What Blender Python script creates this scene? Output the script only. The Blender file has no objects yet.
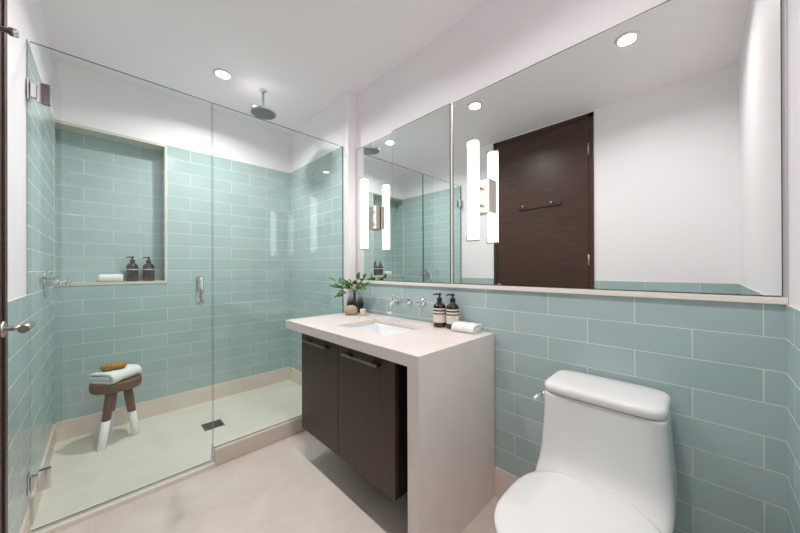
import bpy, bmesh, math, random
from mathutils import Vector, Matrix
random.seed(7)
sc = bpy.context.scene
C = sc.collection
PI = math.pi

# ------------------------------------------------------------------ camera, world, light, exposure
H = 1.175                                   # eye height
ROOM = dict(x0=-3.048, x1=0.178, y0=-0.239, y1=1.45, zc=2.585)
def cam_axes():
    a = math.radians(44.631); pit = 0.0016; rol = 0.0032
    F0 = Vector((-math.cos(a), math.sin(a), 0)); R0 = Vector((math.sin(a), math.cos(a), 0)); U0 = Vector((0, 0, 1))
    F = F0*math.cos(pit) + U0*math.sin(pit); U = -F0*math.sin(pit) + U0*math.cos(pit)
    R = R0*math.cos(rol) - U*math.sin(rol); U2 = R0*math.sin(rol) + U*math.cos(rol)
    return F, R, U2
cd = bpy.data.cameras.new('camera'); cam = bpy.data.objects.new('camera', cd); C.objects.link(cam); sc.camera = cam
F, R, U = cam_axes()
m = Matrix((R, U, -F)).transposed().to_4x4(); m.translation = (0, 0, H); cam.matrix_world = m
cd.sensor_width = 36; cd.lens = 299.48/800*36; cd.shift_x = 0.001; cd.shift_y = 0.0022
cd.clip_start = 0.01

w = bpy.data.worlds.new('world'); sc.world = w; w.use_nodes = True
w.node_tree.nodes['Background'].inputs[0].default_value = (1, 1, 1, 1)
w.node_tree.nodes['Background'].inputs[1].default_value = 0.3

sc.view_settings.view_transform = 'Standard'; sc.view_settings.look = 'None'
sc.view_settings.exposure = 0.70; sc.view_settings.gamma = 1.0
sc.cycles.max_bounces = 16; sc.cycles.diffuse_bounces = 10; sc.cycles.glossy_bounces = 8
sc.cycles.transparent_max_bounces = 24; sc.cycles.transmission_bounces = 10
sc.cycles.sample_clamp_indirect = 4.0
sc.cycles.use_denoising = True
sc.cycles.caustics_reflective = True; sc.cycles.caustics_refractive = False

DOWN = [(-0.321, 0.589), (-1.374, 0.593), (-2.428, 0.615)]
DOWN_W = [5.2, 5.6, 9.8]
for (x, y), pw in zip(DOWN, DOWN_W):
    l = bpy.data.lights.new('downlight_lamp', 'AREA'); l.shape = 'DISK'; l.size = 0.09; l.energy = pw
    l.color = (1.0, 0.966, 0.966); l.spread = math.radians(152)
    o = bpy.data.objects.new('downlight_lamp', l); C.objects.link(o); o.location = (x, y, ROOM['zc']-0.014)

# ------------------------------------------------------------------ materials
def new_mat(name):
    mt = bpy.data.materials.new(name); mt.use_nodes = True
    return mt, mt.node_tree, mt.node_tree.nodes['Principled BSDF']
def rgb(r, g, b):
    f = lambda c: ((c/255+0.055)/1.055)**2.4 if c/255 > 0.04045 else c/255/12.92
    return (f(r), f(g), f(b), 1)
def plain(name, col, rough=0.5, metal=0.0, noise=0.0, nscale=20, bump=0.0, coat=0.0, stretch=(1, 1, 1)):
    mt, nt, p = new_mat(name); N = nt.nodes.new; L = nt.links.new
    p.inputs['Roughness'].default_value = rough; p.inputs['Metallic'].default_value = metal
    p.inputs['Coat Weight'].default_value = coat; p.inputs['Coat Roughness'].default_value = 0.05
    tc = N('ShaderNodeTexCoord'); mp = N('ShaderNodeMapping'); mp.inputs['Scale'].default_value = stretch
    L(tc.outputs['Object'], mp.inputs['Vector'])
    nz = N('ShaderNodeTexNoise'); nz.inputs['Scale'].default_value = nscale; nz.inputs['Detail'].default_value = 5
    L(mp.outputs[0], nz.inputs['Vector'])
    mx = N('ShaderNodeMix'); mx.data_type = 'RGBA'
    mx.inputs[6].default_value = tuple(max(0, c*(1-noise)) for c in col[:3])+(1,)
    mx.inputs[7].default_value = tuple(min(1, c*(1+noise)) for c in col[:3])+(1,)
    L(nz.outputs['Fac'], mx.inputs[0]); L(mx.outputs[2], p.inputs['Base Color'])
    if bump:
        b = N('ShaderNodeBump'); b.inputs['Strength'].default_value = bump; b.inputs['Distance'].default_value = 0.01
        L(nz.outputs['Fac'], b.inputs['Height']); L(b.outputs[0], p.inputs['Normal'])
    return mt
def tile_mat(name, axis, u0, z0=1.065, c1=(168, 189, 189), c2=(176, 195, 196), mortar=(224, 223, 214), rough=0.17):
    """axis 'x' or 'y' is the run of the courses; u0 = a joint of the first course below z0"""
    mt, nt, p = new_mat(name); N = nt.nodes.new; L = nt.links.new
    tc = N('ShaderNodeTexCoord'); sp = N('ShaderNodeSeparateXYZ'); L(tc.outputs['Object'], sp.inputs[0])
    cb = N('ShaderNodeCombineXYZ')
    au = N('ShaderNodeMath'); au.operation = 'SUBTRACT'; L(sp.outputs['X' if axis == 'x' else 'Y'], au.inputs[0])
    au.inputs[1].default_value = u0 - TL*50
    az = N('ShaderNodeMath'); az.operation = 'SUBTRACT'; L(sp.outputs['Z'], az.inputs[0]); az.inputs[1].default_value = z0 - TP*100
    L(au.outputs[0], cb.inputs[0]); L(az.outputs[0], cb.inputs[1])
    br = N('ShaderNodeTexBrick'); L(cb.outputs[0], br.inputs['Vector'])
    br.offset = 0.5; br.offset_frequency = 2; br.squash = 1
    br.inputs['Scale'].default_value = 1; br.inputs['Brick Width'].default_value = TL; br.inputs['Row Height'].default_value = TP
    br.inputs['Mortar Size'].default_value = 0.0017; br.inputs['Mortar Smooth'].default_value = 0.15
    br.inputs['Color1'].default_value = rgb(*c1); br.inputs['Color2'].default_value = rgb(*c2); br.inputs['Mortar'].default_value = rgb(*mortar)
    nz = N('ShaderNodeTexNoise'); nz.inputs['Scale'].default_value = 7; nz.inputs['Detail'].default_value = 3
    L(cb.outputs[0], nz.inputs['Vector'])
    hv = N('ShaderNodeMapRange'); hv.inputs[3].default_value = 0.94; hv.inputs[4].default_value = 1.06
    L(nz.outputs['Fac'], hv.inputs[0])
    mul = N('ShaderNodeMix'); mul.data_type = 'RGBA'; mul.blend_type = 'MULTIPLY'; mul.inputs[0].default_value = 1
    L(br.outputs['Color'], mul.inputs[6]); L(hv.outputs[0], mul.inputs[7]); L(mul.outputs[2], p.inputs['Base Color'])
    rr = N('ShaderNodeMapRange'); rr.inputs[3].default_value = rough; rr.inputs[4].default_value = 0.7
    L(br.outputs['Fac'], rr.inputs[0]); L(rr.outputs[0], p.inputs['Roughness'])
    p.inputs['IOR'].default_value = 1.5
    # relief: recessed joint plus faint waviness of the glass face
    n2 = N('ShaderNodeTexNoise'); n2.inputs['Scale'].default_value = 9; n2.inputs['Detail'].default_value = 1
    L(cb.outputs[0], n2.inputs['Vector'])
    hm = N('ShaderNodeMath'); hm.operation = 'MULTIPLY'; hm.inputs[1].default_value = 0.25; L(n2.outputs['Fac'], hm.inputs[0])
    hs = N('ShaderNodeMath'); hs.operation = 'SUBTRACT'; L(hm.outputs[0], hs.inputs[0]); L(br.outputs['Fac'], hs.inputs[1])
    bp = N('ShaderNodeBump'); bp.inputs['Strength'].default_value = 0.45; bp.inputs['Distance'].default_value = 0.0012
    L(hs.outputs[0], bp.inputs['Height']); L(bp.outputs[0], p.inputs['Normal'])
    return mt
TP = 0.1018; TL = 0.3143
def glass_mat(name, tint=(0.93, 0.97, 0.955), refl=(1, 1, 1)):
    mt = bpy.data.materials.new(name); mt.use_nodes = True; nt = mt.node_tree; nt.nodes.clear(); N = nt.nodes.new; L = nt.links.new
    out = N('ShaderNodeOutputMaterial'); mx = N('ShaderNodeMixShader'); tr = N('ShaderNodeBsdfTransparent'); gl = N('ShaderNodeBsdfGlossy')
    tr.inputs[0].default_value = (*tint, 1); gl.inputs['Roughness'].default_value = 0.0; gl.inputs['Color'].default_value = (*refl, 1)
    ge = N('ShaderNodeNewGeometry'); dt = N('ShaderNodeVectorMath'); dt.operation = 'DOT_PRODUCT'
    L(ge.outputs['Incoming'], dt.inputs[0]); L(ge.outputs['Normal'], dt.inputs[1])
    ab = N('ShaderNodeMath'); ab.operation = 'ABSOLUTE'; L(dt.outputs['Value'], ab.inputs[0])
    om = N('ShaderNodeMath'); om.operation = 'SUBTRACT'; om.inputs[0].default_value = 1; L(ab.outputs[0], om.inputs[1])
    pw = N('ShaderNodeMath'); pw.operation = 'POWER'; pw.inputs[1].default_value = 5; L(om.outputs[0], pw.inputs[0])
    ma = N('ShaderNodeMath'); ma.operation = 'MULTIPLY_ADD'; ma.inputs[1].default_value = 0.9; ma.inputs[2].default_value = 0.04; L(pw.outputs[0], ma.inputs[0])
    L(ma.outputs[0], mx.inputs[0]); L(tr.outputs[0], mx.inputs[1]); L(gl.outputs[0], mx.inputs[2]); L(mx.outputs[0], out.inputs[0])
    return mt
def emit_mat(name, col, s):
    mt, nt, p = new_mat(name); p.inputs['Base Color'].default_value = (*col, 1)
    p.inputs['Emission Color'].default_value = (*col, 1); p.inputs['Emission Strength'].default_value = s
    p.inputs['Roughness'].default_value = 0.35
    return mt
def wood_mat(name, ca, cb_, scale=9, stretch=(0.35, 6, 6), rough=0.42, ax='x', bump=0.12):
    mt, nt, p = new_mat(name); N = nt.nodes.new; L = nt.links.new
    tc = N('ShaderNodeTexCoord'); mp = N('ShaderNodeMapping'); mp.inputs['Scale'].default_value = stretch
    L(tc.outputs['Object'], mp.inputs['Vector'])
    nz = N('ShaderNodeTexNoise'); nz.inputs['Scale'].default_value = scale; nz.inputs['Detail'].default_value = 8; nz.inputs['Distortion'].default_value = 0.4
    L(mp.outputs[0], nz.inputs['Vector'])
    cr = N('ShaderNodeValToRGB'); cr.color_ramp.elements[0].position = 0.3; cr.color_ramp.elements[1].position = 0.72
    cr.color_ramp.elements[0].color = rgb(*ca); cr.color_ramp.elements[1].color = rgb(*cb_)
    L(nz.outputs['Fac'], cr.inputs[0]); L(cr.outputs[0], p.inputs['Base Color'])
    b = N('ShaderNodeBump'); b.inputs['Strength'].default_value = bump; b.inputs['Distance'].default_value = 0.002
    L(nz.outputs['Fac'], b.inputs['Height']); L(b.outputs[0], p.inputs['Normal'])
    p.inputs['Roughness'].default_value = rough
    return mt
def stone_mat(name, ca, cb_, rough=0.35, joints=None):
    mt, nt, p = new_mat(name); N = nt.nodes.new; L = nt.links.new
    tc = N('ShaderNodeTexCoord')
    nz = N('ShaderNodeTexNoise'); nz.inputs['Scale'].default_value = 3.2; nz.inputs['Detail'].default_value = 9; nz.inputs['Roughness'].default_value = 0.62
    nz.inputs['Distortion'].default_value = 1.1
    L(tc.outputs['Object'], nz.inputs['Vector'])
    cr = N('ShaderNodeValToRGB'); cr.color_ramp.elements[0].position = 0.32; cr.color_ramp.elements[1].position = 0.68
    cr.color_ramp.elements[0].color = rgb(*ca); cr.color_ramp.elements[1].color = rgb(*cb_)
    L(nz.outputs['Fac'], cr.inputs[0]); col = cr.outputs[0]
    if joints:
        mp = N('ShaderNodeMapping'); mp.inputs['Location'].default_value = joints[2]; L(tc.outputs['Object'], mp.inputs[0])
        br = N('ShaderNodeTexBrick'); br.offset = 0; L(mp.outputs[0], br.inputs[0]); br.inputs['Scale'].default_value = 1
        br.inputs['Brick Width'].default_value = joints[0]; br.inputs['Row Height'].default_value = joints[1]
        br.inputs['Mortar Size'].default_value = 0.0012
        br.inputs['Color1'].default_value = br.inputs['Color2'].default_value = (1, 1, 1, 1); br.inputs['Mortar'].default_value = (0.90, 0.885, 0.87, 1)
        mu = N('ShaderNodeMix'); mu.data_type = 'RGBA'; mu.blend_type = 'MULTIPLY'; mu.inputs[0].default_value = 1
        L(col, mu.inputs[6]); L(br.outputs['Color'], mu.inputs[7]); col = mu.outputs[2]
    L(col, p.inputs['Base Color']); p.inputs['Roughness'].default_value = rough
    return mt

M = {}
M['paint'] = plain('white_wall_paint', rgb(245, 241, 243), 0.55, noise=0.012, nscale=3)
M['ceil'] = plain('ceiling_paint', rgb(247, 242, 243), 0.7, noise=0.01, nscale=3)
M['tile_n'] = tile_mat('glass_tile_north', 'x', 0.131)
M['tile_w'] = tile_mat('glass_tile_west', 'y', 0.369)
M['tile_s'] = tile_mat('glass_tile_south', 'x', -1.90)
M['tile_e'] = tile_mat('glass_tile_east', 'y', 1.33)
M['tile_z'] = tile_mat('glass_tile_reveal', 'x', -3.07)
M['floor'] = stone_mat('floor_stone', (218, 203, 193), (232, 219, 210), 0.4, joints=(0.9, 0.6, (0.22, 0.05, 0)))
M['base'] = stone_mat('baseboard_stone', (222, 207, 196), (233, 220, 210), 0.4)
M['pan'] = stone_mat('shower_floor_stone', (214, 208, 196), (224, 219, 208), 0.45)
M['quartz'] = stone_mat('counter_quartz', (224, 213, 208), (232, 222, 217), 0.3)
M['quartz2'] = stone_mat('counter_side_quartz', (224, 213, 208), (232, 222, 217), 0.3)
M['trim'] = plain('cream_trim', rgb(238, 230, 223), 0.35, noise=0.02)
M['niche'] = plain('niche_edge', rgb(214, 208, 194), 0.35, noise=0.02)
M['glass'] = glass_mat('clear_shower_glass', (0.955, 0.985, 0.972))
M['glass_edge'] = plain('glass_edge', rgb(74, 96, 90), 0.15)
M['mirror'] = plain('mirror_silver', (0.86, 0.89, 0.875, 1), 0.0, 1.0)
M['medge'] = plain('mirror_edge', rgb(70, 66, 64), 0.3)
M['chrome'] = plain('chrome', (0.78, 0.78, 0.79, 1), 0.07, 1.0)
M['nickel'] = plain('brushed_nickel', (0.58, 0.53, 0.48, 1), 0.28, 1.0, noise=0.05, nscale=60)
M['dark_metal'] = plain('dark_bronze', (0.035, 0.03, 0.028, 1), 0.3, 0.6)
M['espresso'] = wood_mat('espresso_wood', (60, 42, 29), (72, 53, 38), 10, (6, 6, 0.5), 0.42, bump=0.05)
M['espresso_h'] = wood_mat('espresso_door_wood', (58, 38, 29), (78, 53, 42), 10, (0.5, 6, 6), 0.40)
M['bar'] = plain('bronze_bar', (0.22, 0.19, 0.165, 1), 0.35, 0.8)
M['black'] = plain('shade_black', rgb(16, 13, 12), 0.5)
M['ceramic'] = plain('white_ceramic', rgb(232, 231, 229), 0.08, noise=0.004)
M['sink'] = plain('sink_ceramic', rgb(238, 240, 242), 0.1)
M['lens'] = emit_mat('downlight_lens', (1, 0.97, 0.93), 6)
M['tube'] = emit_mat('sconce_glass', (1, 0.955, 0.915), 1.45)
M['whiteplastic'] = plain('white_ring', rgb(238, 236, 232), 0.4)
M['towel'] = plain('white_towel', rgb(238, 238, 236), 0.95, noise=0.04, nscale=500, bump=0.25)
M['walnut'] = wood_mat('walnut_stool', (78, 44, 28), (120, 76, 50), 14, (5, 0.8, 5), 0.45)
M['walnut_leg'] = wood_mat('walnut_leg', (78, 44, 28), (112, 70, 46), 14, (6, 6, 0.8), 0.45)
M['whitepaint'] = plain('white_dipped_paint', rgb(236, 236, 232), 0.4)
M['brush'] = wood_mat('yellow_brush_wood', (140, 96, 30), (204, 150, 58), 34, (2, 2, 2), 0.6, bump=0.5)
M['bristle'] = plain('bristles', rgb(120, 84, 40), 0.9, noise=0.3, nscale=200, bump=1)
M['amber'] = plain('dark_amber_bottle', rgb(30, 20, 16), 0.12, coat=0.5)
M['pump'] = plain('black_pump', rgb(18, 16, 16), 0.3)
M['drain'] = plain('drain_steel', (0.16, 0.19, 0.17, 1), 0.3, 0.9)
M['leaf'] = plain('green_leaf', rgb(78, 120, 48), 0.45, noise=0.35, nscale=30)
M['stem'] = plain('stem', rgb(92, 78, 52), 0.7)
M['ball'] = plain('beige_stoneware', rgb(176, 158, 138), 0.6, noise=0.12, nscale=40, bump=0.3)
M['cup'] = plain('white_candle_cup', rgb(222, 214, 206), 0.4)
M['seal'] = plain('silicone', rgb(215, 212, 204), 0.4)
def label_mat():
    mt, nt, p = new_mat('bottle_label'); N = nt.nodes.new; L = nt.links.new
    tc = N('ShaderNodeTexCoord'); sp = N('ShaderNodeSeparateXYZ'); L(tc.outputs['Object'], sp.inputs[0])
    cr = N('ShaderNodeValToRGB'); cr.color_ramp.interpolation = 'CONSTANT'
    mr = N('ShaderNodeMapRange'); mr.inputs[1].default_value = 0.0; mr.inputs[2].default_value = 0.2
    L(sp.outputs['Z'], mr.inputs[0]); L(mr.outputs[0], cr.inputs[0])
    cream, blk = rgb(222, 214, 200), rgb(26, 20, 18)
    e = cr.color_ramp.elements; e[0].position = 0; e[0].color = cream; e[1].position = 0.37; e[1].color = blk
    for pz, c in ((0.405, cream), (0.455, blk), (0.50, cream)):
        k = e.new(pz); k.color = c
    L(cr.outputs[0], p.inputs['Base Color']); p.inputs['Roughness'].default_value = 0.5
    return mt
M['label'] = label_mat()
M['whiteline'] = plain('white_label_line', rgb(215, 210, 200), 0.5)
def smoky():
    mt = glass_mat('smoky_vase_glass', (0.9, 0.9, 0.9)); nt = mt.node_tree; N = nt.nodes.new; L = nt.links.new
    tr = [n for n in nt.nodes if n.type == 'BSDF_TRANSPARENT'][0]
    tc = N('ShaderNodeTexCoord'); sp = N('ShaderNodeSeparateXYZ'); L(tc.outputs['Object'], sp.inputs[0])
    mr = N('ShaderNodeMapRange'); mr.inputs[1].default_value = 0.0; mr.inputs[2].default_value = 0.17; L(sp.outputs['Z'], mr.inputs[0])
    cr = N('ShaderNodeValToRGB'); cr.color_ramp.elements[0].color = (0.3, 0.28, 0.27, 1); cr.color_ramp.elements[1].color = (0.97, 0.98, 0.98, 1)
    cr.color_ramp.elements[0].position = 0.1; cr.color_ramp.elements[1].position = 0.7
    L(mr.outputs[0], cr.inputs[0]); L(cr.outputs[0], tr.inputs[0])
    return mt
M['smoky'] = smoky()

# ------------------------------------------------------------------ mesh helpers
class MB:
    def __init__(s): s.bm = bmesh.new(); s.mats = []
    def mi(s, k):
        if k not in s.mats: s.mats.append(k)
        return s.mats.index(k)
    def _tag(s, faces, k, smooth):
        i = s.mi(k)
        for f in faces: f.material_index = i; f.smooth = smooth
    def box(s, x0, x1, y0, y1, z0, z1, k, per=None):
        v = [s.bm.verts.new((x, y, z)) for x in (x0, x1) for y in (y0, y1) for z in (z0, z1)]
        q = {'-x': (0, 1, 3, 2), '+x': (4, 6, 7, 5), '-y': (0, 4, 5, 1), '+y': (2, 3, 7, 6), '-z': (0, 2, 6, 4), '+z': (1, 5, 7, 3)}
        for n, ix in q.items():
            f = s.bm.faces.new([v[i] for i in ix]); f.material_index = s.mi((per or {}).get(n, k))
        return s
    def rings(s, rings, k, cap=True, smooth=True, closed=True):
        vs = [[s.bm.verts.new(p) for p in r] for r in rings]; fs = []
        n = len(vs[0])
        for a, b in zip(vs, vs[1:]):
            for i in range(n if closed else n-1):
                fs.append(s.bm.faces.new((a[i], a[(i+1) % n], b[(i+1) % n], b[i])))
        s._tag(fs, k, smooth)
        if cap:
            c = [s.bm.faces.new(list(reversed(vs[0]))), s.bm.faces.new(vs[-1])]; s._tag(c, k, False)
        return s
    def lathe(s, prof, c, k, n=32, axis='z', cap=True, smooth=True):
        rs = []
        for r, h in prof:
            ring = []
            for i in range(n):
                a = 2*PI*i/n; u, v = r*math.cos(a), r*math.sin(a)
                p = {'z': (u, v, h), 'y': (v, h, u), 'x': (h, u, v)}[axis]
                ring.append((c[0]+p[0], c[1]+p[1], c[2]+p[2]))
            rs.append(ring)
        return s.rings(rs, k, cap, smooth)
    def tube(s, pts, r, k, n=12, cap=True, smooth=True):
        pts = [Vector(p) for p in pts]; rad = r if isinstance(r, (list, tuple)) else [r]*len(pts)
        rs = []; up = None
        for i, p in enumerate(pts):
            t = (pts[min(i+1, len(pts)-1)] - pts[max(i-1, 0)]).normalized()
            if up is None:
                up = Vector((0, 0, 1)) if abs(t.z) < 0.9 else Vector((1, 0, 0))
            a = t.cross(up).normalized(); b = a.cross(t).normalized(); up = b
            rs.append([p + (a*math.cos(2*PI*j/n) + b*math.sin(2*PI*j/n))*rad[i] for j in range(n)])
        return s.rings(rs, k, cap, smooth)
    def build(s, name, parent=None, bevel=0, seg=2, autosm=False, origin=None, recalc=True):
        if recalc: bmesh.ops.recalc_face_normals(s.bm, faces=s.bm.faces[:])
        o0 = Vector(parent.matrix_world.translation) if parent is not None else Vector(origin or (0, 0, 0))
        if parent is not None: o0 = wloc(parent)
        for v in s.bm.verts: v.co -= o0
        me = bpy.data.meshes.new(name); s.bm.to_mesh(me); s.bm.free()
        for k in s.mats: me.materials.append(M[k])
        o = bpy.data.objects.new(name, me); C.objects.link(o)
        if parent is not None: o.parent = parent
        else: o.location = o0
        if bevel:
            b = o.modifiers.new('bevel', 'BEVEL'); b.width = bevel; b.segments = seg; b.limit_method = 'ANGLE'; b.angle_limit = math.radians(40)
            if seg > 2:
                for p in me.polygons: p.use_smooth = True
                b.harden_normals = True
        return o
def wloc(o):
    l = Vector(o.location)
    while o.parent: o = o.parent; l += Vector(o.location)
    return l
def thing(name, label, cat, loc, group=None):
    o = bpy.data.objects.new(name, None); o.empty_display_size = 0.05; C.objects.link(o); o.location = loc
    return tag(o, label, cat, group)
def tag(o, label, cat, group=None):
    o['label'] = label; o['category'] = cat
    if group: o['group'] = group
    return o
def struct(o): o['kind'] = 'structure'; return o
def part(o, label=None):
    if label: o['label'] = label
    return o
def copy_tree(o, loc=None, parent=None):
    c = o.copy(); C.objects.link(c)
    if parent is not None: c.parent = parent
    if loc is not None: c.location = loc
    for ch in [x for x in bpy.data.objects if x.parent == o]: copy_tree(ch, None, c)
    return c
def arc(c, r, a0, a1, n, plane='yz'):
    out = []
    for i in range(n+1):
        a = math.radians(a0+(a1-a0)*i/n); u, v = r*math.cos(a), r*math.sin(a)
        out.append({'yz': (c[0], c[1]+u, c[2]+v), 'xz': (c[0]+u, c[1], c[2]+v), 'xy': (c[0]+u, c[1]+v, c[2])}[plane])
    return out

# ------------------------------------------------------------------ the room
X0, X1, Y0, Y1, ZC = ROOM['x0'], ROOM['x1'], ROOM['y0'], ROOM['y1'], ROOM['zc']
PX = -1.948                    # face of the pier between shower and vanity
YP = 1.400                     # shower side wall (stands proud of the vanity wall)
XG = -2.072                    # shower glass plane
ZT = 1.065                     # top of the wainscot tile
ZS = 2.185                     # top of the shower tile
ZB = ZT - 9*TP                 # baseboard top
PAN = 0.02
XP = -2.04                     # curb front

struct(MB().box(XP, X1+0.1, Y0-0.1, Y1+0.1, -0.1, 0, 'floor').build('floor'))
struct(MB().box(X0-0.3, X1+0.1, Y0-0.1, Y1+0.1, ZC, ZC+0.1, 'ceil').build('ceiling'))
# shower floor with a slightly lower field
struct(MB().box(X0-0.3, XP-0.03, Y0-0.1, Y1+0.1, -0.1, PAN, 'pan').build('floor_shower'))
# north (vanity) wall: painted core, tile wainscot as a child
wn = struct(MB().box(PX, X1+0.1, Y1, Y1+0.1, 0, ZC, 'paint').build('wall_north'))
# the tile and baseboard lie on the wall face
b = MB(); b.box(PX, X1, Y1-0.004, Y1, ZB, ZT, 'tile_n'); b.build('tile_wainscot', wn)
b = MB(); b.box(PX, X1, Y1-0.012, Y1, 0, ZB, 'base'); struct(b.build('baseboard_north', None, 0.001))
# pier / shower side wall
ws = struct(MB().box(X0-0.3, PX, YP, Y1+0.1, 0, ZC, 'paint').build('wall_north_shower'))
MB().box(PX-0.040, PX, YP-0.035, YP, 0, ZC, 'paint').build('pier_jamb', ws)
b = MB(); b.box(X0, XG, YP-0.004, YP, ZB, ZS, 'tile_n'); b.build('tile_cladding', ws)
b = MB(); b.box(X0, XG-0.06, YP-0.014, YP, PAN, ZB, 'base'); struct(b.build('baseboard_north_shower'))
# west wall (back of the shower) with the niche
NY0, NY1, NZ0, NZ1, NX = -0.239, 0.352, ZT+0.02, ZS-0.020, -3.19
ww = struct(MB().box(X0-0.3, X0, Y0-0.1, Y1, ZS, ZC, 'paint')
            .box(X0-0.3, X0, NY1+0.016, Y1, PAN, ZS, 'paint', {'+x': 'tile_w'})
            .box(X0-0.3, X0, Y0-0.1, NY1+0.016, PAN, ZT, 'paint', {'+x': 'tile_w'})
            .box(X0-0.3, NX, Y0-0.1, NY1+0.016, ZT, ZS, 'tile_w')
            .build('wall_west'))
b = MB()
b.box(NX, X0+0.004, Y0, NY1+0.016, ZT, NZ0, 'niche')                       # ledge
b.box(NX, X0+0.004, Y0, NY1+0.016, NZ1, ZS, 'niche')                       # head
b.box(X0-0.012, X0+0.004, NY1, NY1+0.016, NZ0, NZ1, 'niche')               # right edge strip
b.box(X0-0.012, X0+0.004, Y0, Y0+0.007, NZ0, NZ1, 'niche')
nt_ = struct(b.build('trim_1'))
b = MB(); b.box(NX, X0-0.012, NY1+0.001, NY1+0.016, NZ0, NZ1, 'tile_z'); b.build('tile_reveal', ww)
b = MB(); b.box(X0, X0+0.012, Y0, YP, PAN, ZB, 'base'); struct(b.build('baseboard_west'))
# south wall (behind/left of the camera) with the door opening
DX0, DX1, DZ = -1.639, -0.678, 2.568
b = MB()
b.box(X0-0.3, DX0, Y0-0.1, Y0, 0, ZC, 'paint').box(DX1, X1+0.1, Y0-0.1, Y0, 0, ZC, 'paint').box(DX0, DX1, Y0-0.1, Y0, DZ, ZC, 'paint')
wsth = struct(b.build('wall_south'))
b = MB(); b.box(X0, XG, Y0, Y0+0.004, ZB, ZS, 'tile_s').box(NX, X0, Y0, Y0+0.002, NZ0, NZ1, 'tile_s').build('tile_cladding', wsth)
b = MB(); b.box(XG, DX0, Y0, Y0+0.004, ZB, ZT, 'tile_s').box(DX1, X1, Y0, Y0+0.004, ZB, ZT, 'tile_s').build('tile_wainscot', wsth)
b = MB(); b.box(X0, XG-0.06, Y0, Y0+0.012, PAN, ZB, 'base'); b.box(XP+0.001, DX0, Y0, Y0+0.012, 0, ZB, 'base').box(DX1, X1, Y0, Y0+0.012, 0, ZB, 'base'); struct(b.build('baseboard_south'))
# east wall
we = struct(MB().box(X1, X1+0.1, Y0, Y1, 0, ZC, 'paint').build('wall_east'))
MB().box(X1-0.004, X1, Y0+0.004, Y1-0.004, ZB, ZT, 'tile_e').build('tile_wainscot', we)
b = MB(); b.box(X1-0.012, X1, Y0+0.012, Y1-0.012, 0, ZB, 'base'); struct(b.build('baseboard_east'))
# cream ledge trim between tile and mirror
b = MB(); b.box(PX+0.001, X1-0.001, Y1-0.017, Y1, ZT, ZT+0.021, 'trim'); struct(b.build('trim_2', None, 0.002))
# curb and threshold of the shower
b = MB(); b.box(XG-0.065, XP, 0.472, YP, 0, 0.099, 'base'); c = b.build('shower_curb', None, 0.002)
c['kind'] = 'structure'; c.name = 'trim_3'
b = MB(); b.box(XG-0.03, XP+0.004, Y0+0.004, 0.471, 0.0, 0.022, 'trim'); c = b.build('trim_4', None, 0.0015); struct(c)

# ------------------------------------------------------------------ door (closed, in the south wall)
d = struct(MB().box(DX0+0.041, DX1-0.041, Y0-0.035, Y0+0.004, 0.006, DZ-0.04, 'espresso_h').build('door_1', None, 0.001))
b = MB(); b.box(DX0, DX0+0.038, Y0-0.1, Y0+0.010, 0, DZ, 'espresso_h').box(DX1-0.038, DX1, Y0-0.1, Y0+0.010, 0, DZ, 'espresso_h')
b.box(DX0, DX1, Y0-0.1, Y0+0.010, DZ-0.038, DZ, 'espresso_h'); b.build('door_frame', d, 0.001)
hx, hz = -1.575, 0.985
b = MB(); b.lathe([(0.026, 0.0), (0.026, 0.008), (0.022, 0.010)], (hx, Y0+0.004, hz), 'nickel', 28, 'y')
b.tube([(hx, Y0+0.01, hz), (hx, Y0+0.052, hz)], 0.0075, 'nickel', 16)
b.tube([(hx+0.030, Y0+0.054, hz-0.002), (hx-0.090, Y0+0.054, hz-0.002)], 0.0125, 'nickel', 20)
part(b.build('door_handle', d), 'brushed nickel lever handle')
b = MB()
for hz_ in (0.3, 1.25, 2.25):
    b.tube([(DX1-0.040, Y0+0.012, hz_-0.05), (DX1-0.040, Y0+0.012, hz_+0.05)], 0.007, 'nickel', 12)
b.build('door_hinge', d)
# hook rail on the door
r = thing('hook_rail', 'dark rail with two chrome knobs fixed on the brown door', 'hook rail', (-1.15, Y0+0.004, 1.80))
MB().box(-1.355, -0.945, Y0+0.0045, Y0+0.020, 1.783, 1.823, 'espresso').build('rail', r, 0.002)
for kx in (-1.285, -1.015):
    b = MB(); b.lathe([(0.007, 0), (0.007, 0.040), (0.0105, 0.043), (0.011, 0.054), (0.008, 0.058)], (kx, Y0+0.020, 1.806), 'chrome', 20, 'y')
    b.build('knob', r)

# ------------------------------------------------------------------ ceiling downlights
dl = None
labels = ['recessed ceiling downlight nearest the camera, over the toilet side', 'recessed ceiling downlight in the middle, above the floor before the vanity',
          'recessed ceiling downlight over the shower, seen directly near the rain shower head']
for (x, y), lb in zip(DOWN, labels):
    if dl is None:
        dl = thing('ceiling_downlight', lb, 'ceiling light', (x, y, ZC), 'recessed ceiling downlights')
        MB().lathe([(0.046, -0.0085), (0.060, -0.0065), (0.062, -0.0005), (0.046, -0.0005), (0.046, -0.0085)], (x, y, ZC), 'whiteplastic', 36, cap=False).build('trim_ring', dl)
        MB().lathe([(0.0455, -0.0045), (0.0455, -0.002)], (x, y, ZC), 'lens', 36).build('lens', dl)
    else:
        c = copy_tree(dl, (x, y, ZC)); c['label'] = lb

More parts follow.
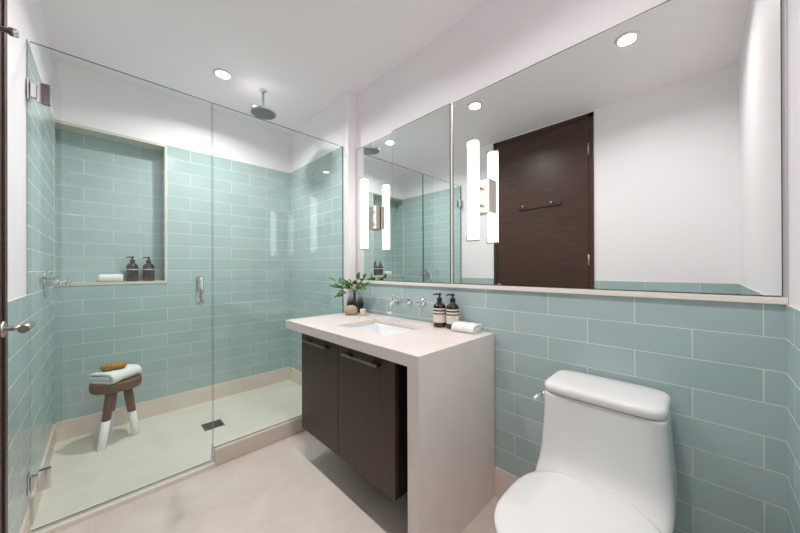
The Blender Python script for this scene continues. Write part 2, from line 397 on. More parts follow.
# ------------------------------------------------------------------ mirrors
YM = 1.437; MZ0, MZ1 = ZT+0.024, 2.129
def mirror(name, x0, x1, yf, z0, z1, label):
    t = thing(name, label, 'mirror', ((x0+x1)/2, Y1, z0))
    MB().box(x0+0.0015, x1-0.0015, yf, yf+0.001, z0+0.0015, z1-0.0015, 'mirror').build('mirror_glass', t)
    MB().box(x0-0.001, x1+0.001, yf+0.001, Y1-0.0005, z0, z1+0.003, 'medge').build('backing', t)
    return t
mirror('wall_mirror', -1.008, 0.167, YM, MZ0, MZ1, 'large rectangular mirror above the toilet and tile wall, right of the faucet')
mirror('wall_mirror', PX+0.010, -1.521, YM+0.004, MZ0, MZ1-0.004, 'narrow mirror panel beside the shower pier, behind the plant')
mirror('mirror_cabinet', -1.518, -1.030, YM-0.003, MZ0, MZ1+0.004, 'square mirror panel above the faucet between the two sconces')
# bright vertical joint strip
b = MB(); b.box(-1.0195, -1.0102, YM+0.002, Y1-0.0005, MZ0, MZ1, 'nickel').box(-1.0278, -1.0197, YM+0.001, Y1-0.0005, MZ0, MZ1, 'whiteplastic'); tag(b.build('mirror_joint_strip', None, 0.001), 'slim vertical metal strip between the middle and the large mirror', 'trim strip')

# ------------------------------------------------------------------ sconces
def sconce(x, label):
    y = 1.336; z0, z1 = 1.322, 1.816; t = thing('wall_sconce', label, 'wall light', (x, YM, 1.55), 'bath sconces mounted on the mirror')
    prof = []
    b = MB(); n = 40; rings = []
    for z in (z0, z0+0.004, z1-0.004, z1):
        ring = []
        for i in range(n*2):
            a = PI*i/n; r_ = 0.0285 + (0.0008 if i % 2 else -0.0008) - (0.002 if z in (z0, z1) else 0)
            ring.append((x+r_*math.cos(a), y+r_*math.sin(a), z))
        rings.append(ring)
    b.rings(rings, 'tube').build('glass_shade', t)
    b = MB(); b.box(x-0.055, x+0.055, 1.400, YM-0.0005, 1.465, 1.635, 'nickel'); b.build('backplate', t, 0.003)
    for z in (1.505, 1.595):
        b = MB(); b.lathe([(0.009, 0.0), (0.009, 0.012), (0.005, 0.013), (0.005, 0.04)], (x, 1.3595, z), 'nickel', 16, 'y')
        b.build('mounting_peg', t)
    for z, s in ((z0, -1), (z1, 1)):
        b = MB(); b.box(x-0.031, x+0.031, y-0.009, y+0.009, z+(0.0005 if s > 0 else -0.0085), z+(0.0085 if s > 0 else -0.0005), 'nickel')
        b.box(x-0.037, x-0.031, y-0.009, y+0.009, z-(0.020 if s > 0 else 0.0085), z+(0.020 if s < 0 else 0.020), 'nickel')
        b.build('end_clip', t, 0.001)
    return t
sconce(-0.816, 'tubular wall sconce on the large mirror, right of the faucet')
sconce(-1.708, 'tubular wall sconce on the narrow mirror beside the shower, above the plant')

# ------------------------------------------------------------------ vanity
VX0, VX1, VY, VZ = -1.925, -0.758, 0.85, 0.841
SX0, SX1, SY0, SY1 = -1.535, -1.112, 0.990, 1.298
ct = thing('vanity_counter', 'cream stone counter with waterfall right leg holding the sink', 'counter', (-1.34, 1.15, 0))
b = MB(); zt, zb = VZ, VZ-0.052
# slab built as a frame round the sink cut-out
xs = [VX0, SX0, SX1, VX1-0.0]; ys = [VY, SY0, SY1, Y1-0.0125]
def frame_slab(b, xs, ys, z0, z1, k):
    V = {}
    for i, x in enumerate(xs):
        for j, y in enumerate(ys):
            for l, z in enumerate((z0, z1)): V[i, j, l] = b.bm.verts.new((x, y, z))
    F_ = []
    for i in range(3):
        for j in range(3):
            if i == 1 and j == 1: continue
            F_.append((V[i, j, 1], V[i+1, j, 1], V[i+1, j+1, 1], V[i, j+1, 1])); F_.append((V[i, j, 0], V[i, j+1, 0], V[i+1, j+1, 0], V[i+1, j, 0]))
    for i in range(3):
        F_.append((V[i, 0, 0], V[i+1, 0, 0], V[i+1, 0, 1], V[i, 0, 1])); F_.append((V[i, 3, 0], V[i, 3, 1], V[i+1, 3, 1], V[i+1, 3, 0]))
        F_.append((V[0, i, 0], V[0, i, 1], V[0, i+1, 1], V[0, i+1, 0])); F_.append((V[3, i, 0], V[3, i+1, 0], V[3, i+1, 1], V[3, i, 1]))
    a, c = (1, 2), (1, 2)
    F_.append((V[1, 1, 0], V[1, 1, 1], V[2, 1, 1], V[2, 1, 0])); F_.append((V[1, 2, 0], V[2, 2, 0], V[2, 2, 1], V[1, 2, 1]))
    F_.append((V[1, 1, 0], V[1, 2, 0], V[1, 2, 1], V[1, 1, 1])); F_.append((V[2, 1, 0], V[2, 1, 1], V[2, 2, 1], V[2, 2, 0]))
    for f in F_: q = b.bm.faces.new(f); q.material_index = b.mi(k)
frame_slab(b, xs, ys, zt-0.020, zt, 'quartz')
b.box(VX0, VX1-0.060, VY, VY+0.020, zb, zt-0.020, 'quartz'); b.box(VX0, VX0+0.020, VY+0.020, Y1-0.0125, zb, zt-0.020, 'quartz')
b.build('countertop', ct, 0.0015)
MB().box(VX1-0.060, VX1, VY, Y1-0.0125, 0, zt-0.0202, 'quartz2').build('waterfall_leg', ct, 0.001)
# under-mounted basin
b = MB(); e = 0.004; bx0, bx1, by0, by1 = SX0-e, SX1+e, SY0-e, SY1+e; zz = zt-0.0205
def rrect(x0, x1, y0, y1, z, r, n=6):
    out = []
    for cx_, cy_, a0 in ((x1-r, y1-r, 0), (x0+r, y1-r, 90), (x0+r, y0+r, 180), (x1-r, y0+r, 270)):
        for i in range(n+1):
            a = math.radians(a0+90*i/n); out.append((cx_+r*math.cos(a), cy_+r*math.sin(a), z))
    return out
cx_, cy_ = (bx0+bx1)/2, (by0+by1)/2
prof = [(0, zz, 0.02), (0.004, zz-0.03, 0.022), (0.012, zz-0.09, 0.03), (0.03, zz-0.118, 0.045), (0.07, zz-0.128, 0.05), (0.13, zz-0.131, 0.02)]
rings = [rrect(bx0+i, bx1-i, by0+i, by1-i, z, r_) for i, z, r_ in prof]
outer = [rrect(bx0-0.012, bx1+0.012, by0-0.012, by1+0.012, zz, 0.03), rrect(bx0-0.01, bx1+0.01, by0-0.01, by1+0.01, zz-0.1, 0.03), rrect(bx0+0.04, bx1-0.04, by0+0.04, by1-0.04, zz-0.145, 0.03)]
b.rings(list(reversed(outer)) + rings, 'sink')
sk = b.build('sink_basin', ct); part(sk, 'white rectangular undermount basin')
MB().lathe([(0.001, 0.0), (0.021, 0.0), (0.022, 0.003), (0.012, 0.004), (0.001, 0.003)], (cx_, cy_+0.02, zz-0.1305), 'chrome', 24).build('drain', sk)

# cabinet
KX0, KX1, KY, KZ0, KZ1 = -1.745, -0.912, 0.872, 0.197, zb-0.0005
cb_ = thing('vanity_cabinet', 'dark brown two-door wooden cabinet hung under the cream counter', 'cabinet', ((KX0+KX1)/2, 1.15, KZ0))
b = MB(); b.box(KX0, KX1, KY+0.021, Y1-0.013, KZ0, KZ1-0.155, 'espresso', {'+x': 'black'}).build('body', cb_)  # right side black: shade of the gap beside the leg painted over dark wood
b = MB(); b.box(KX0, KX0+0.018, KY+0.021, Y1-0.013, KZ1-0.1545, KZ1, 'espresso'); b.box(KX1-0.018, KX1, KY+0.021, Y1-0.013, KZ1-0.1545, KZ1, 'black')  # right board continues the painted shade, wood left out
b.box(KX0+0.018, KX1-0.018, KY+0.021, KY+0.038, KZ1-0.1545, KZ1, 'espresso').build('upper_frame', cb_)
mid = -1.340
for (a, c, ha, hc, side) in ((KX0, mid-0.0015, -1.682, -1.425, 0), (mid+0.0015, KX1, -1.268, -0.998, 1)):
    b = MB(); b.box(a, c, KY, KY+0.0205, KZ0, KZ1-0.006, 'espresso'); dr = b.build('door', cb_, 0.001)
    b = MB(); hz_ = KZ1-0.040
    b.box(ha, hc, KY-0.032, KY-0.024, hz_-0.0045, hz_+0.0045, 'bar')
    b.box(ha+0.004, ha+0.060, KY-0.024, KY-0.0003, hz_-0.005, hz_+0.005, 'dark_metal'); b.box(hc-0.060, hc-0.004, KY-0.024, KY-0.0003, hz_-0.005, hz_+0.005, 'dark_metal')
    b.build('handle', dr, 0.0008)

# faucet: spout and two cross handles on the tile
fa = thing('wall_faucet', 'chrome wall-mounted faucet with two cross handles over the sink', 'faucet', (-1.36, Y1-0.004, 0.96))
b = MB(); fx, fz = -1.372, 0.962; yw = Y1-0.0045
b.lathe([(0.026, 0), (0.026, -0.006), (0.020, -0.012), (0.013, -0.014)], (fx, yw, fz), 'chrome', 28, 'y')
path = [(fx, yw-0.01, fz), (fx, yw-0.06, fz+0.004), (fx, yw-0.12, fz+0.005)] + [(fx, yw-0.12-0.055*math.sin(math.radians(a)), fz+0.005-0.055*(1-math.cos(math.radians(a)))) for a in range(15, 91, 15)] + [(fx, yw-0.177, fz-0.066)]
b.tube(path, [0.0145]*3+[0.014]*6+[0.014], 'chrome', 18); b.build('spout', fa)
for kx in (-1.478, -1.252):
    b = MB(); b.lathe([(0.026, 0), (0.026, -0.006), (0.019, -0.012), (0.012, -0.014), (0.012, -0.030), (0.015, -0.034), (0.015, -0.044), (0.008, -0.048)], (kx, yw, fz), 'chrome', 28, 'y')
    for a in (20, 110, 200, 290):
        a = math.radians(a); dx, dz = math.cos(a), math.sin(a)
        b.tube([(kx+dx*0.008, yw-0.038, fz+dz*0.008), (kx+dx*0.032, yw-0.038, fz+dz*0.032), (kx+dx*0.036, yw-0.038, fz+dz*0.036)], [0.005, 0.0058, 0.004], 'chrome', 12)
    b.build('cross_handle', fa)

# ------------------------------------------------------------------ bottles
def bottle(x, y, z, kind, ang, label, group):
    t = thing('pump_bottle', label, 'soap bottle', (x, y, z), group)
    b = MB(); R_ = 0.0365
    b.lathe([(0.002, 0.0), (R_-0.004, 0.0), (R_, 0.004), (R_, 0.112), (R_-0.003, 0.124), (R_-0.012, 0.134), (0.016, 0.139), (0.0135, 0.143), (0.0135, 0.150)], (x, y, z), 'amber', 40).build('bottle_body', t)
    if kind == 'cream':
        b = MB(); b.lathe([(R_+0.0005, 0.028), (R_+0.0005, 0.108)], (x, y, z), 'label', 40, cap=False); q = b.build('paper_label', t, recalc=False); q['label'] = 'cream label crossed by two black bands'
    else:
        b = MB(); b.lathe([(R_+0.0004, 0.088), (R_+0.0004, 0.095)], (x, y, z), 'whiteline', 40, cap=False); q = b.build('paper_label', t, recalc=False); q['label'] = 'thin white line round the bottle'
    p = MB(); p.lathe([(0.0155, 0.146), (0.0155, 0.163), (0.0125, 0.167), (0.006, 0.169), (0.0055, 0.180), (0.010, 0.182), (0.011, 0.190), (0.006, 0.193)], (x, y, z), 'pump', 24)
    ca, sa = math.cos(ang), math.sin(ang)
    p.tube([(x, y, z+0.187), (x+ca*0.022, y+sa*0.022, z+0.187), (x+ca*0.037, y+sa*0.037, z+0.182)], [0.0052, 0.0046, 0.0036], 'pump', 12)
    p.build('pump', t); return t
g1 = 'pump bottles beside the folded towel on the counter'; g2 = 'pump bottles on the niche ledge'
bottle(-1.066, 1.378, VZ, 'cream', math.radians(215), 'dark pump bottle with cream striped label on the counter, nearer the faucet', g1)
bottle(-0.987, 1.396, VZ, 'cream', math.radians(215), 'dark pump bottle with cream striped label on the counter, next to the folded towel', g1)
bottle(-3.125, 0.160, NZ0, 'dark', math.radians(250), 'dark pump bottle in the shower niche, next to the rolled washcloth', g2)
bottle(-3.125, 0.258, NZ0, 'dark', math.radians(250), 'dark pump bottle in the shower niche, closest to the right edge of the niche', g2)

# ------------------------------------------------------------------ towels
def rolled(c, L_, r, ang, name, label, cat, mat='towel', flat=0.8, curl=False, turns=2.3):
    """cloth roll: a spiral section extruded along its length"""
    b = MB(); n = 72; out = []; t_ = r/(turns+0.4)
    outer, inner = [], []
    for i in range(n+1):
        a = 2*PI*turns*i/n; rr = r - (r-0.25*t_)*(1-i/n)**1.0*0.0 - (1-i/n)*0
        ro = t_*0.55 + (r-t_*0.55)*i/n
        outer.append((ro*math.cos(a-PI/2), ro*math.sin(a-PI/2)*flat)); ri = max(0.001, ro-t_*0.93)
        inner.append((ri*math.cos(a-PI/2), ri*math.sin(a-PI/2)*flat))
    sec = outer+list(reversed(inner)); zmin = min(p[1] for p in sec)
    rings = []; N_ = 10
    ca, sa = math.cos(ang), math.sin(ang)
    for i in range(N_+1):
        s_ = -L_/2+L_*i/N_; e_ = 1-0.06*(abs(i/N_-0.5)*2)**6
        rings.append([(c[0]+ca*s_-sa*u*e_, c[1]+sa*s_+ca*u*e_, c[2]+(q-zmin)*e_+0.0012*math.sin(s_*60+u*80)*(1 if q > zmin+0.003 else 0)) for u, q in sec])
    vs = [[b.bm.verts.new(p) for p in r2] for r2 in rings]; m_ = len(sec); i0 = b.mi(mat)
    for A, B in zip(vs, vs[1:]):
        for i in range(m_): f = b.bm.faces.new((A[i], A[(i+1) % m_], B[(i+1) % m_], B[i])); f.material_index = i0; f.smooth = True
    for A in (vs[0], vs[-1]):
        for i in range(n): f = b.bm.faces.new((A[i], A[i+1], A[m_-2-i], A[m_-1-i])); f.material_index = i0; f.smooth = True
    return tag(b.build(name, None, origin=c), label, cat)
rolled((-3.115, 0.040, NZ0+0.0005), 0.135, 0.036, math.radians(86), 'washcloth', 'small white rolled washcloth on the shower niche ledge', 'towel', flat=0.95)

# ------------------------------------------------------------------ vase with branches, stoneware ball, cup
vx, vy = -1.878, 1.376
va = thing('glass_vase', 'smoky round glass vase at the shower end of the counter', 'vase', (vx, vy, VZ))
b = MB(); b.lathe([(0.030, 0.0005), (0.048, 0.010), (0.062, 0.035), (0.066, 0.065), (0.060, 0.100), (0.046, 0.135), (0.036, 0.160), (0.034, 0.176), (0.036, 0.180), (0.033, 0.180),
        (0.031, 0.176), (0.033, 0.160), (0.043, 0.135), (0.057, 0.100), (0.063, 0.065), (0.059, 0.035), (0.045, 0.012), (0.028, 0.006)], (vx, vy, VZ), 'smoky', 40).build('vase_glass', va)
pl = thing('leafy_branch', 'green leafy cuttings standing in the smoky glass vase', 'plant', (vx, vy, VZ+0.02))
def leaf(b, base, tip, wdt, nrm, k='leaf', curl=0.15):
    base, tip = Vector(base), Vector(tip); ax = tip-base; L_ = ax.length; ax.normalize()
    side = ax.cross(Vector(nrm)).normalized(); nn = side.cross(ax).normalized()
    N_ = 8; cols = []
    for i in range(N_+1):
        t = i/N_; w_ = wdt*math.sin(PI*min(1, t*0.94+0.03))**0.8*(1-0.25*t)
        mid_ = base+ax*L_*t + nn*(-curl*L_*(t-0.5)**2*2)
        cols.append([b.bm.verts.new(mid_+side*w_*s+nn*abs(s)*w_*0.35) for s in (-1, -0.5, 0, 0.5, 1)])
    i0 = b.mi(k)
    for A, B in zip(cols, cols[1:]):
        for j in range(4): f = b.bm.faces.new((A[j], A[j+1], B[j+1], B[j])); f.material_index = i0; f.smooth = True
rnd = random.Random(3)
clusters = [  # branch tips in the room and how many leaves they carry
    ((-1.925, 1.235, 1.108), 3), ((-1.960, 1.262, 1.060), 4), ((-1.865, 1.225, 1.000), 4), ((-1.860, 1.300, 1.062), 4), ((-1.925, 1.330, 1.095), 3),
    ((-1.880, 1.345, 1.085), 3), ((-1.845, 1.375, 1.120), 3), ((-1.735, 1.345, 1.128), 4), ((-1.730, 1.315, 1.060), 4), ((-1.735, 1.370, 1.085), 3)]
stemb = MB(); leaves = []
for (tip, n_) in clusters:
    tip = Vector(tip) - Vector((0, 0, 0.026)); s0 = Vector((vx+rnd.uniform(-.012, .012), vy+rnd.uniform(-.012, .012), VZ+0.02))
    neck = Vector((vx+(tip.x-vx)*0.10, vy+(tip.y-vy)*0.10, VZ+0.165))
    m1 = neck.lerp(tip, 0.55)+Vector((0, 0, 0.012))
    stemb.tube([s0, neck, m1, tip], [0.0022, 0.002, 0.0016, 0.001], 'stem', 6)
    dirb = (tip-neck).normalized()
    for j in range(n_):
        t = 0.55+0.45*(j/(max(1, n_-1))); p0 = neck.lerp(tip, t)+Vector((0, 0, 0.008*(1-t)))
        a = rnd.uniform(0, 2*PI); sp = Vector((math.cos(a), math.sin(a), rnd.uniform(-0.2, 0.9)))
        dr_ = (dirb*0.55+sp*0.7 if j < n_-1 else dirb*1.0+sp*0.15).normalized()
        leaves.append((p0, p0+dr_*rnd.uniform(0.045, 0.062), rnd.uniform(0.016, 0.022), Vector((rnd.uniform(-.5, .9), rnd.uniform(-1, .2), 0.7))))
stemb.build('stem', pl)
for l_ in leaves:
    b = MB(); leaf(b, *l_); b.build('leaf', pl, recalc=False)
b = MB(); b.lathe([(0.012, 0.0005), (0.034, 0.003), (0.047, 0.018), (0.0495, 0.034), (0.044, 0.052), (0.030, 0.064), (0.016, 0.068), (0.010, 0.066), (0.010, 0.055), (0.026, 0.048), (0.038, 0.034), (0.034, 0.018), (0.012, 0.010)], (-1.803, 1.284, VZ), 'ball', 36)
tag(b.build('stoneware_bowl', None, origin=(-1.803, 1.284, VZ)), 'small round beige stoneware bowl in front of the vase', 'bowl')
b = MB(); b.lathe([(0.014, 0.0005), (0.0195, 0.002), (0.0215, 0.046), (0.0205, 0.048), (0.0185, 0.046), (0.0165, 0.034), (0.001, 0.034)], (-1.703, 1.316, VZ), 'cup', 28)
tag(b.build('small_cup', None, origin=(-1.703, 1.316, VZ)), 'tiny pale cup right of the beige bowl on the counter', 'cup')

# ------------------------------------------------------------------ shower enclosure glass
def pane(name, y0, y1, z0, z1, label):
    t = thing(name, label, 'glass panel', (XG, (y0+y1)/2, z0))
    b = MB(); e = 'glass_edge'
    b.box(XG-0.005, XG+0.005, y0, y1, z0, z1, 'glass', {'-y': e, '+y': e, '-z': e, '+z': e}); b.build('glass_pane', t); return t
gd = pane('shower_door', Y0+0.010, 0.464, 0.030, 2.178, 'frameless clear glass shower door with chrome hinges and pull handle')
gd['category'] = 'shower door'
gp = pane('shower_glass_panel', 0.470, YP-0.0045, 0.1, 2.178, 'fixed clear glass shower panel standing on the curb, reaching the vanity pier')
for z in (0.240, 1.962):
    b = MB()
    for s in (-1, 1):
        xx = XG+s*0.0055
        b.box(min(xx, xx+s*0.007), max(xx, xx+s*0.007), Y0+0.030, Y0+0.070, z-0.045, z+0.045, 'chrome')
        b.box(min(xx, xx+s*0.012), max(xx, xx+s*0.012), Y0+0.012, Y0+0.030, z-0.030, z+0.030, 'chrome')
    b.build('hinge_clamp', gd, 0.002)
    b = MB(); b.box(XG-0.028, XG+0.028, Y0+0.0045, Y0+0.0095, z-0.045, z+0.045, 'chrome'); b.tube([(XG+0.009, Y0+0.016, z-0.03), (XG+0.009, Y0+0.016, z+0.03)], 0.0065, 'chrome', 14)
    b.build('hinge_plate', gd, 0.0015)
hy = 0.400
for s in (-1, 1):
    b = MB(); x0_ = XG+s*0.0053; xo = XG+s*0.052
    b.tube([(x0_, hy, 0.975), (xo-s*0.016, hy, 0.975), (xo-s*0.005, hy, 0.980), (xo, hy, 0.992), (xo, hy, 1.108), (xo-s*0.005, hy, 1.120), (xo-s*0.016, hy, 1.125), (x0_, hy, 1.125)], 0.0105, 'chrome', 16)
    b.build('pull_handle', gd)

# ------------------------------------------------------------------ rain shower head
rx, ry = -2.432, 0.898
sh = thing('rain_shower_head', 'round chrome rain shower head hanging from the ceiling on a short arm', 'shower head', (rx, ry, ZC))
MB().lathe([(0.030, 0), (0.030, -0.008), (0.012, -0.014)], (rx, ry, ZC-0.0003), 'chrome', 28).build('ceiling_flange', sh)
MB().lathe([(0.011, -0.012), (0.011, -0.135), (0.018, -0.140), (0.018, -0.152)], (rx, ry, ZC), 'chrome', 20).build('arm', sh)
hd = MB().lathe([(0.020, -0.150), (0.045, -0.158), (0.094, -0.166), (0.100, -0.171), (0.100, -0.180), (0.096, -0.184)], (rx, ry, ZC), 'chrome', 48).build('head', sh)
b = MB(); b.lathe([(0.090, -0.1843), (0.090, -0.1855)], (rx, ry, ZC), 'drain', 40); b.build('spray_plate', hd)
b = MB()
for i in range(5):
    rr = 0.016+0.017*i; n_ = 6+6*i
    for j in range(n_):
        a = 2*PI*j/n_; b.lathe([(0.0030, -0.1856), (0.0022, -0.1885)], (rx+rr*math.cos(a), ry+rr*math.sin(a), ZC), 'whiteline', 6)
nz_ = b.build('nozzle', hd); nz_['kind'] = 'stuff'

# ------------------------------------------------------------------ shower valve on the south wall
sv = thing('shower_valve', 'chrome shower valve with round plate and cross handle beside the niche', 'shower valve', (-2.62, Y0+0.004, 1.10))
wx, wy, wz = -2.62, Y0+0.0045, 1.102
MB().lathe([(0.078, 0), (0.078, 0.004), (0.070, 0.008), (0.030, 0.012), (0.022, 0.014)], (wx, wy, wz), 'chrome', 40, 'y').build('escutcheon', sv)
MB().lathe([(0.018, 0.014), (0.018, 0.045), (0.010, 0.048), (0.010, 0.075), (0.016, 0.078), (0.016, 0.096), (0.010, 0.100)], (wx, wy, wz), 'chrome', 24, 'y').build('valve_stem', sv)
b = MB()
for a in (35, 125, 215, 305):
    a = math.radians(a); b.tube([(wx, wy+0.087, wz), (wx+math.cos(a)*0.038, wy+0.087, wz+math.sin(a)*0.038)], [0.007, 0.0055], 'chrome', 12)
b.build('cross_handle', sv)
so = thing('hand_shower', 'chrome hand shower outlet with curved arm next to the shower valve', 'hand shower', (-2.40, Y0+0.004, 1.12))
b = MB(); b.lathe([(0.026, 0), (0.026, 0.007), (0.012, 0.012)], (-2.43, wy, 1.135), 'chrome', 28, 'y')
b.tube([(-2.43, wy+0.01, 1.135), (-2.43, wy+0.045, 1.135), (-2.405, wy+0.06, 1.132), (-2.37, wy+0.062, 1.118), (-2.352, wy+0.06, 1.098)], 0.009, 'chrome', 14)
b.build('arm', so)

# ------------------------------------------------------------------ floor drain
b = MB(); b.box(-2.615, -2.495, 0.512, 0.640, PAN+0.0003, PAN+0.003, 'drain'); dn = b.build('floor_drain', None, 0.001, origin=(-2.55, 0.57, PAN)); tag(dn, 'rectangular dark steel drain grate set in the shower floor', 'drain')
b = MB()
for i in range(7): b.box(-2.605+i*0.0157, -2.597+i*0.0157, 0.522, 0.630, PAN+0.0031, PAN+0.0036, 'black')
b.build('slots', dn)

# ------------------------------------------------------------------ stool with towel and brush
stc = Vector((-2.805, 0.062, PAN)); ZSE = 0.432
st = thing('wooden_stool', 'low walnut stool with white-dipped legs standing in the shower', 'stool', stc)
def sup(cx__, cy__, a_, b__, z, n=3.0, m_=40):
    out = []
    for i in range(m_):
        t = 2*PI*i/m_; c1_, s1_ = math.cos(t), math.sin(t)
        out.append((cx__+a_*math.copysign(abs(c1_)**(2/n), c1_), cy__+b__*math.copysign(abs(s1_)**(2/n), s1_), z))
    return out
b = MB(); A_, B_ = 0.112, 0.131
b.rings([sup(stc.x, stc.y, A_-.012, B_-.012, ZSE-0.062, 2.6), sup(stc.x, stc.y, A_-.003, B_-.003, ZSE-0.054, 2.6), sup(stc.x, stc.y, A_, B_, ZSE-0.040, 2.6), sup(stc.x, stc.y, A_, B_, ZSE-0.012, 2.6), sup(stc.x, stc.y, A_-.004, B_-.004, ZSE-0.003, 2.6), sup(stc.x, stc.y, A_-.014, B_-.014, ZSE, 2.6)], 'walnut')
b.build('seat', st)
for (tx, ty, bx, by) in ((-2.745, 0.033, -2.712, -0.012), (-2.785, 0.116, -2.800, 0.160), (-2.865, 0.050, -2.925, 0.020)):
    top = Vector((tx, ty, ZSE-0.063)); bot = Vector((bx, by, PAN+0.0005)); q = bot.lerp(top, 0.50)
    def rad(t): return 0.0210+0.0050*t
    def ring(p, r_): return [(p.x+r_*math.cos(2*PI*i/24), p.y+r_*math.sin(2*PI*i/24), p.z) for i in range(24)]
    b = MB(); b.rings([ring(q, rad(.4)), ring(q.lerp(top, .5), rad(.7)), ring(top, rad(1))], 'walnut_leg'); lg = b.build('leg', st)
    b = MB(); b.rings([ring(bot, rad(0)-.0015), ring(bot+(q-bot)*0.02, rad(0)), ring(q, rad(.4)+0.0008)], 'whitepaint'); part(b.build('dipped_foot', lg), 'white painted lower leg')
# towel folded in thirds on the seat; roll visible at its left end
def band_towel(x0_, x1_, y0_, y1_, z, t, centre, rot, flip, label):
    b = MB()
    sec = []          # closed band section in (y, z): a cloth folded over on itself, open end at the right
    k = t/0.017
    cl = [(y1_-0.02*k, t*0.5), (y0_+0.045*k, t*0.5), (y0_+0.022*k, t*0.65), (y0_+0.012*k, t*1.3), (y0_+0.014*k, t*2.4), (y0_+0.030*k, t*3.3), (y0_+0.055*k, t*3.55), (y1_-0.03*k, t*3.5), (y1_-0.012*k, t*3.2), (y1_-0.006*k, t*2.6), (y1_-0.018*k, t*2.15), (y1_-0.05*k, t*2.1), (y0_+0.085*k, t*2.25), (y0_+0.055*k, t*2.1), (y0_+0.042*k, t*1.75), (y0_+0.058*k, t*1.5), (y0_+0.085*k, t*1.45), (y1_-0.02*k, t*1.45)]
    pts = [Vector((p[0], p[1])) for p in cl]
    # smooth centreline
    fine = []
    for i in range(len(pts)-1):
        p0, p1, p2, p3 = pts[max(i-1, 0)], pts[i], pts[i+1], pts[min(i+2, len(pts)-1)]
        for j in range(4):
            u = j/4; fine.append(0.5*((2*p1)+(-p0+p2)*u+(2*p0-5*p1+4*p2-p3)*u*u+(-p0+3*p1-3*p2+p3)*u**3))
    fine.append(pts[-1]); o1, o2 = [], []
    for i, p in enumerate(fine):
        tg = (fine[min(i+1, len(fine)-1)]-fine[max(i-1, 0)]).normalized(); nn = Vector((-tg.y, tg.x))*t*0.46
        o1.append(p+nn); o2.append(p-nn)
    m_ = len(o1); N_ = 16; i0 = b.mi('towel'); vs = []
    for k_ in range(N_+1):
        s_ = k_/N_; x = x0_+(x1_-x0_)*s_
        def pt(p, k2):
            w_ = 0.0012*math.sin(s_*17+k2*0.35)+0.0008*math.sin(s_*41+k2)
            return b.bm.verts.new((x, p.x+w_, z+max(0.0, p.y+(w_ if p.y > 0.004 else 0))))
        vs.append(([pt(p, i) for i, p in enumerate(o1)], [pt(p, i) for i, p in enumerate(o2)]))
    for (a1, a2), (b1, b2) in zip(vs, vs[1:]):
        for i in range(m_-1):
            for q in ((a1[i], a1[i+1], b1[i+1], b1[i]), (a2[i], b2[i], b2[i+1], a2[i+1])): f = b.bm.faces.new(q); f.material_index = i0; f.smooth = True
        for i in (0, m_-1): f = b.bm.faces.new((a1[i], b1[i], b2[i], a2[i])); f.material_index = i0; f.smooth = True
    for (a1, a2) in (vs[0], vs[-1]):
        for i in range(m_-1): f = b.bm.faces.new((a1[i], a1[i+1], a2[i+1], a2[i])); f.material_index = i0; f.smooth = True
    T = Matrix.Translation((centre[0], centre[1], 0)) @ Matrix.Rotation(math.radians(rot), 4, 'Z') @ Matrix.Diagonal((1, flip, 1, 1)) @ Matrix.Translation((-(x0_+x1_)/2, -(y0_+y1_)/2, 0))
    for v_ in b.bm.verts: v_.co = T @ v_.co
    return tag(b.build('folded_towel', None, origin=(centre[0], centre[1], z)), label, 'towel')
band_towel(-2.903, -2.703, -0.030, 0.150, ZSE+0.0005, 0.017, (-2.800, 0.062), -48, -1, 'thick white folded bath towel lying on the walnut stool')
band_towel(0, 0.128, 0, 0.104, VZ+0.0005, 0.0108, (-0.880, 1.371), 4, 1, 'small white folded hand towel on the right end of the counter')
bz = ZSE+0.0005+0.017*4.02
b = MB()
bc = Vector((-2.795, 0.048, bz))
def ov(z, s): return sup(bc.x, bc.y, 0.038*s, 0.066*s, z, 2.1, 36)
br = None
b.rings([ov(bz+0.012, .93), ov(bz+0.015, 1.0), ov(bz+0.030, 1.0), ov(bz+0.040, .9), ov(bz+0.045, .6)], 'brush')
t = thing('bath_brush', 'oval yellow-brown wooden bath brush lying on the folded bath towel', 'brush', bc)
b.build('brush_back', t)
b = MB(); b.rings([ov(bz+0.0005, .84), ov(bz+0.012, .88)], 'bristle'); b.build('bristles', t)['kind'] = 'stuff'

# ------------------------------------------------------------------ toilet
TX = -0.2575
def plan(z, hw, yf, yb, ym, nf, nb, cx__=TX, m_=64):
    out = []
    for i in range(m_):
        t = 2*PI*i/m_; c1_, s1_ = math.cos(t), math.sin(t)
        n = nf if s1_ < 0 else nb; bb = (ym-yf) if s1_ < 0 else (yb-ym)
        out.append((cx__+hw*math.copysign(abs(c1_)**(2/n), c1_), ym+bb*math.copysign(abs(s1_)**(2/n), s1_), z))
    return out
to = thing('toilet', 'white one-piece toilet with closed lid against the teal tile wall', 'toilet', (TX, 1.15, 0))
YB = 1.425
b = MB()
b.rings([plan(0.0005, .118, .90, YB, 1.12, 2.6, 7), plan(.02, .122, .89, YB, 1.12, 2.6, 7), plan(.10, .120, .88, YB, 1.12, 2.5, 7), plan(.20, .132, .855, YB, 1.10, 2.4, 7),
         plan(.28, .158, .80, YB, 1.04, 2.3, 7), plan(.34, .184, .762, YB, .96, 2.4, 7), plan(.385, .194, .745, YB, .94, 2.4, 7), plan(.402, .194, .745, YB, .94, 2.4, 7), plan(.4075, .186, .753, YB-.004, .94, 2.4, 7)], 'ceramic')
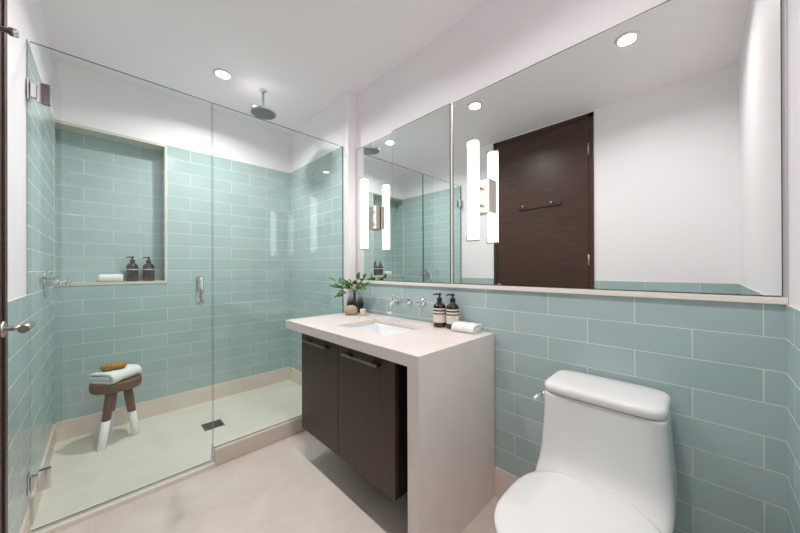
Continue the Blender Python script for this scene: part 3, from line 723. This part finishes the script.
b.build('bowl', to)
b = MB(); TK = []
for z, hw, yf in ((.385, .192, 1.10), (.405, .196, 1.125), (.425, .1975, 1.155), (.445, .197, 1.180), (.47, .1955, 1.197), (.50, .1930, 1.204), (.55, .1890, 1.204), (.60, .1850, 1.202), (.65, .1815, 1.199), (.690, .1795, 1.197), (.7050, .1790, 1.196)):
    TK.append(plan(z, hw, yf, YB, (yf+YB)/2, 7.5 if z > .45 else 6.5, 7.5, m_=96))
b.rings(TK, 'ceramic'); b.build('tank', to)
b = MB()
LD = [(.7080, .1780, 1.195, 0), (.7095, .1810, 1.191, 0), (.727, .1815, 1.190, 0), (.734, .1795, 1.193, 0), (.739, .175, 1.200, 0), (.7415, .167, 1.212, 0), (.7425, .12, 1.25, 0)]
b.rings([plan(z, hw, yf, YB+.003-(0.183-hw), (yf+YB)/2, 6, 6, m_=96) for z, hw, yf, _ in LD], 'ceramic'); b.build('tank_lid', to)
b = MB(); b.rings([plan(.4085, .194, .744, 1.150, .935, 2.45, 3), plan(.411, .198, .738, 1.155, .935, 2.45, 3), plan(.424, .198, .738, 1.155, .935, 2.45, 3), plan(.426, .195, .742, 1.152, .935, 2.45, 3)], 'ceramic'); b.build('seat', to)
b = MB(); b.rings([plan(.4265, .197, .740, 1.166, .935, 2.45, 3), plan(.429, .201, .735, 1.172, .935, 2.45, 3), plan(.440, .201, .735, 1.172, .935, 2.45, 3), plan(.446, .196, .741, 1.166, .935, 2.45, 3), plan(.449, .180, .765, 1.150, .935, 2.4, 3), plan(.451, .11, .86, 1.08, .935, 2.2, 3)], 'ceramic'); b.build('lid', to)
b = MB(); lx = TX-.181; b.lathe([(0.016, 0), (0.016, -0.010), (0.009, -0.012), (0.009, -0.020)], (lx, 1.252, .674), 'chrome', 20, 'x')
b.tube([(lx-0.017, 1.252, .674), (lx-0.021, 1.235, .672), (lx-0.022, 1.190, .668)], [0.009, 0.008, 0.0065], 'chrome', 14)
part(b.build('flush_lever', to), 'chrome flush lever')
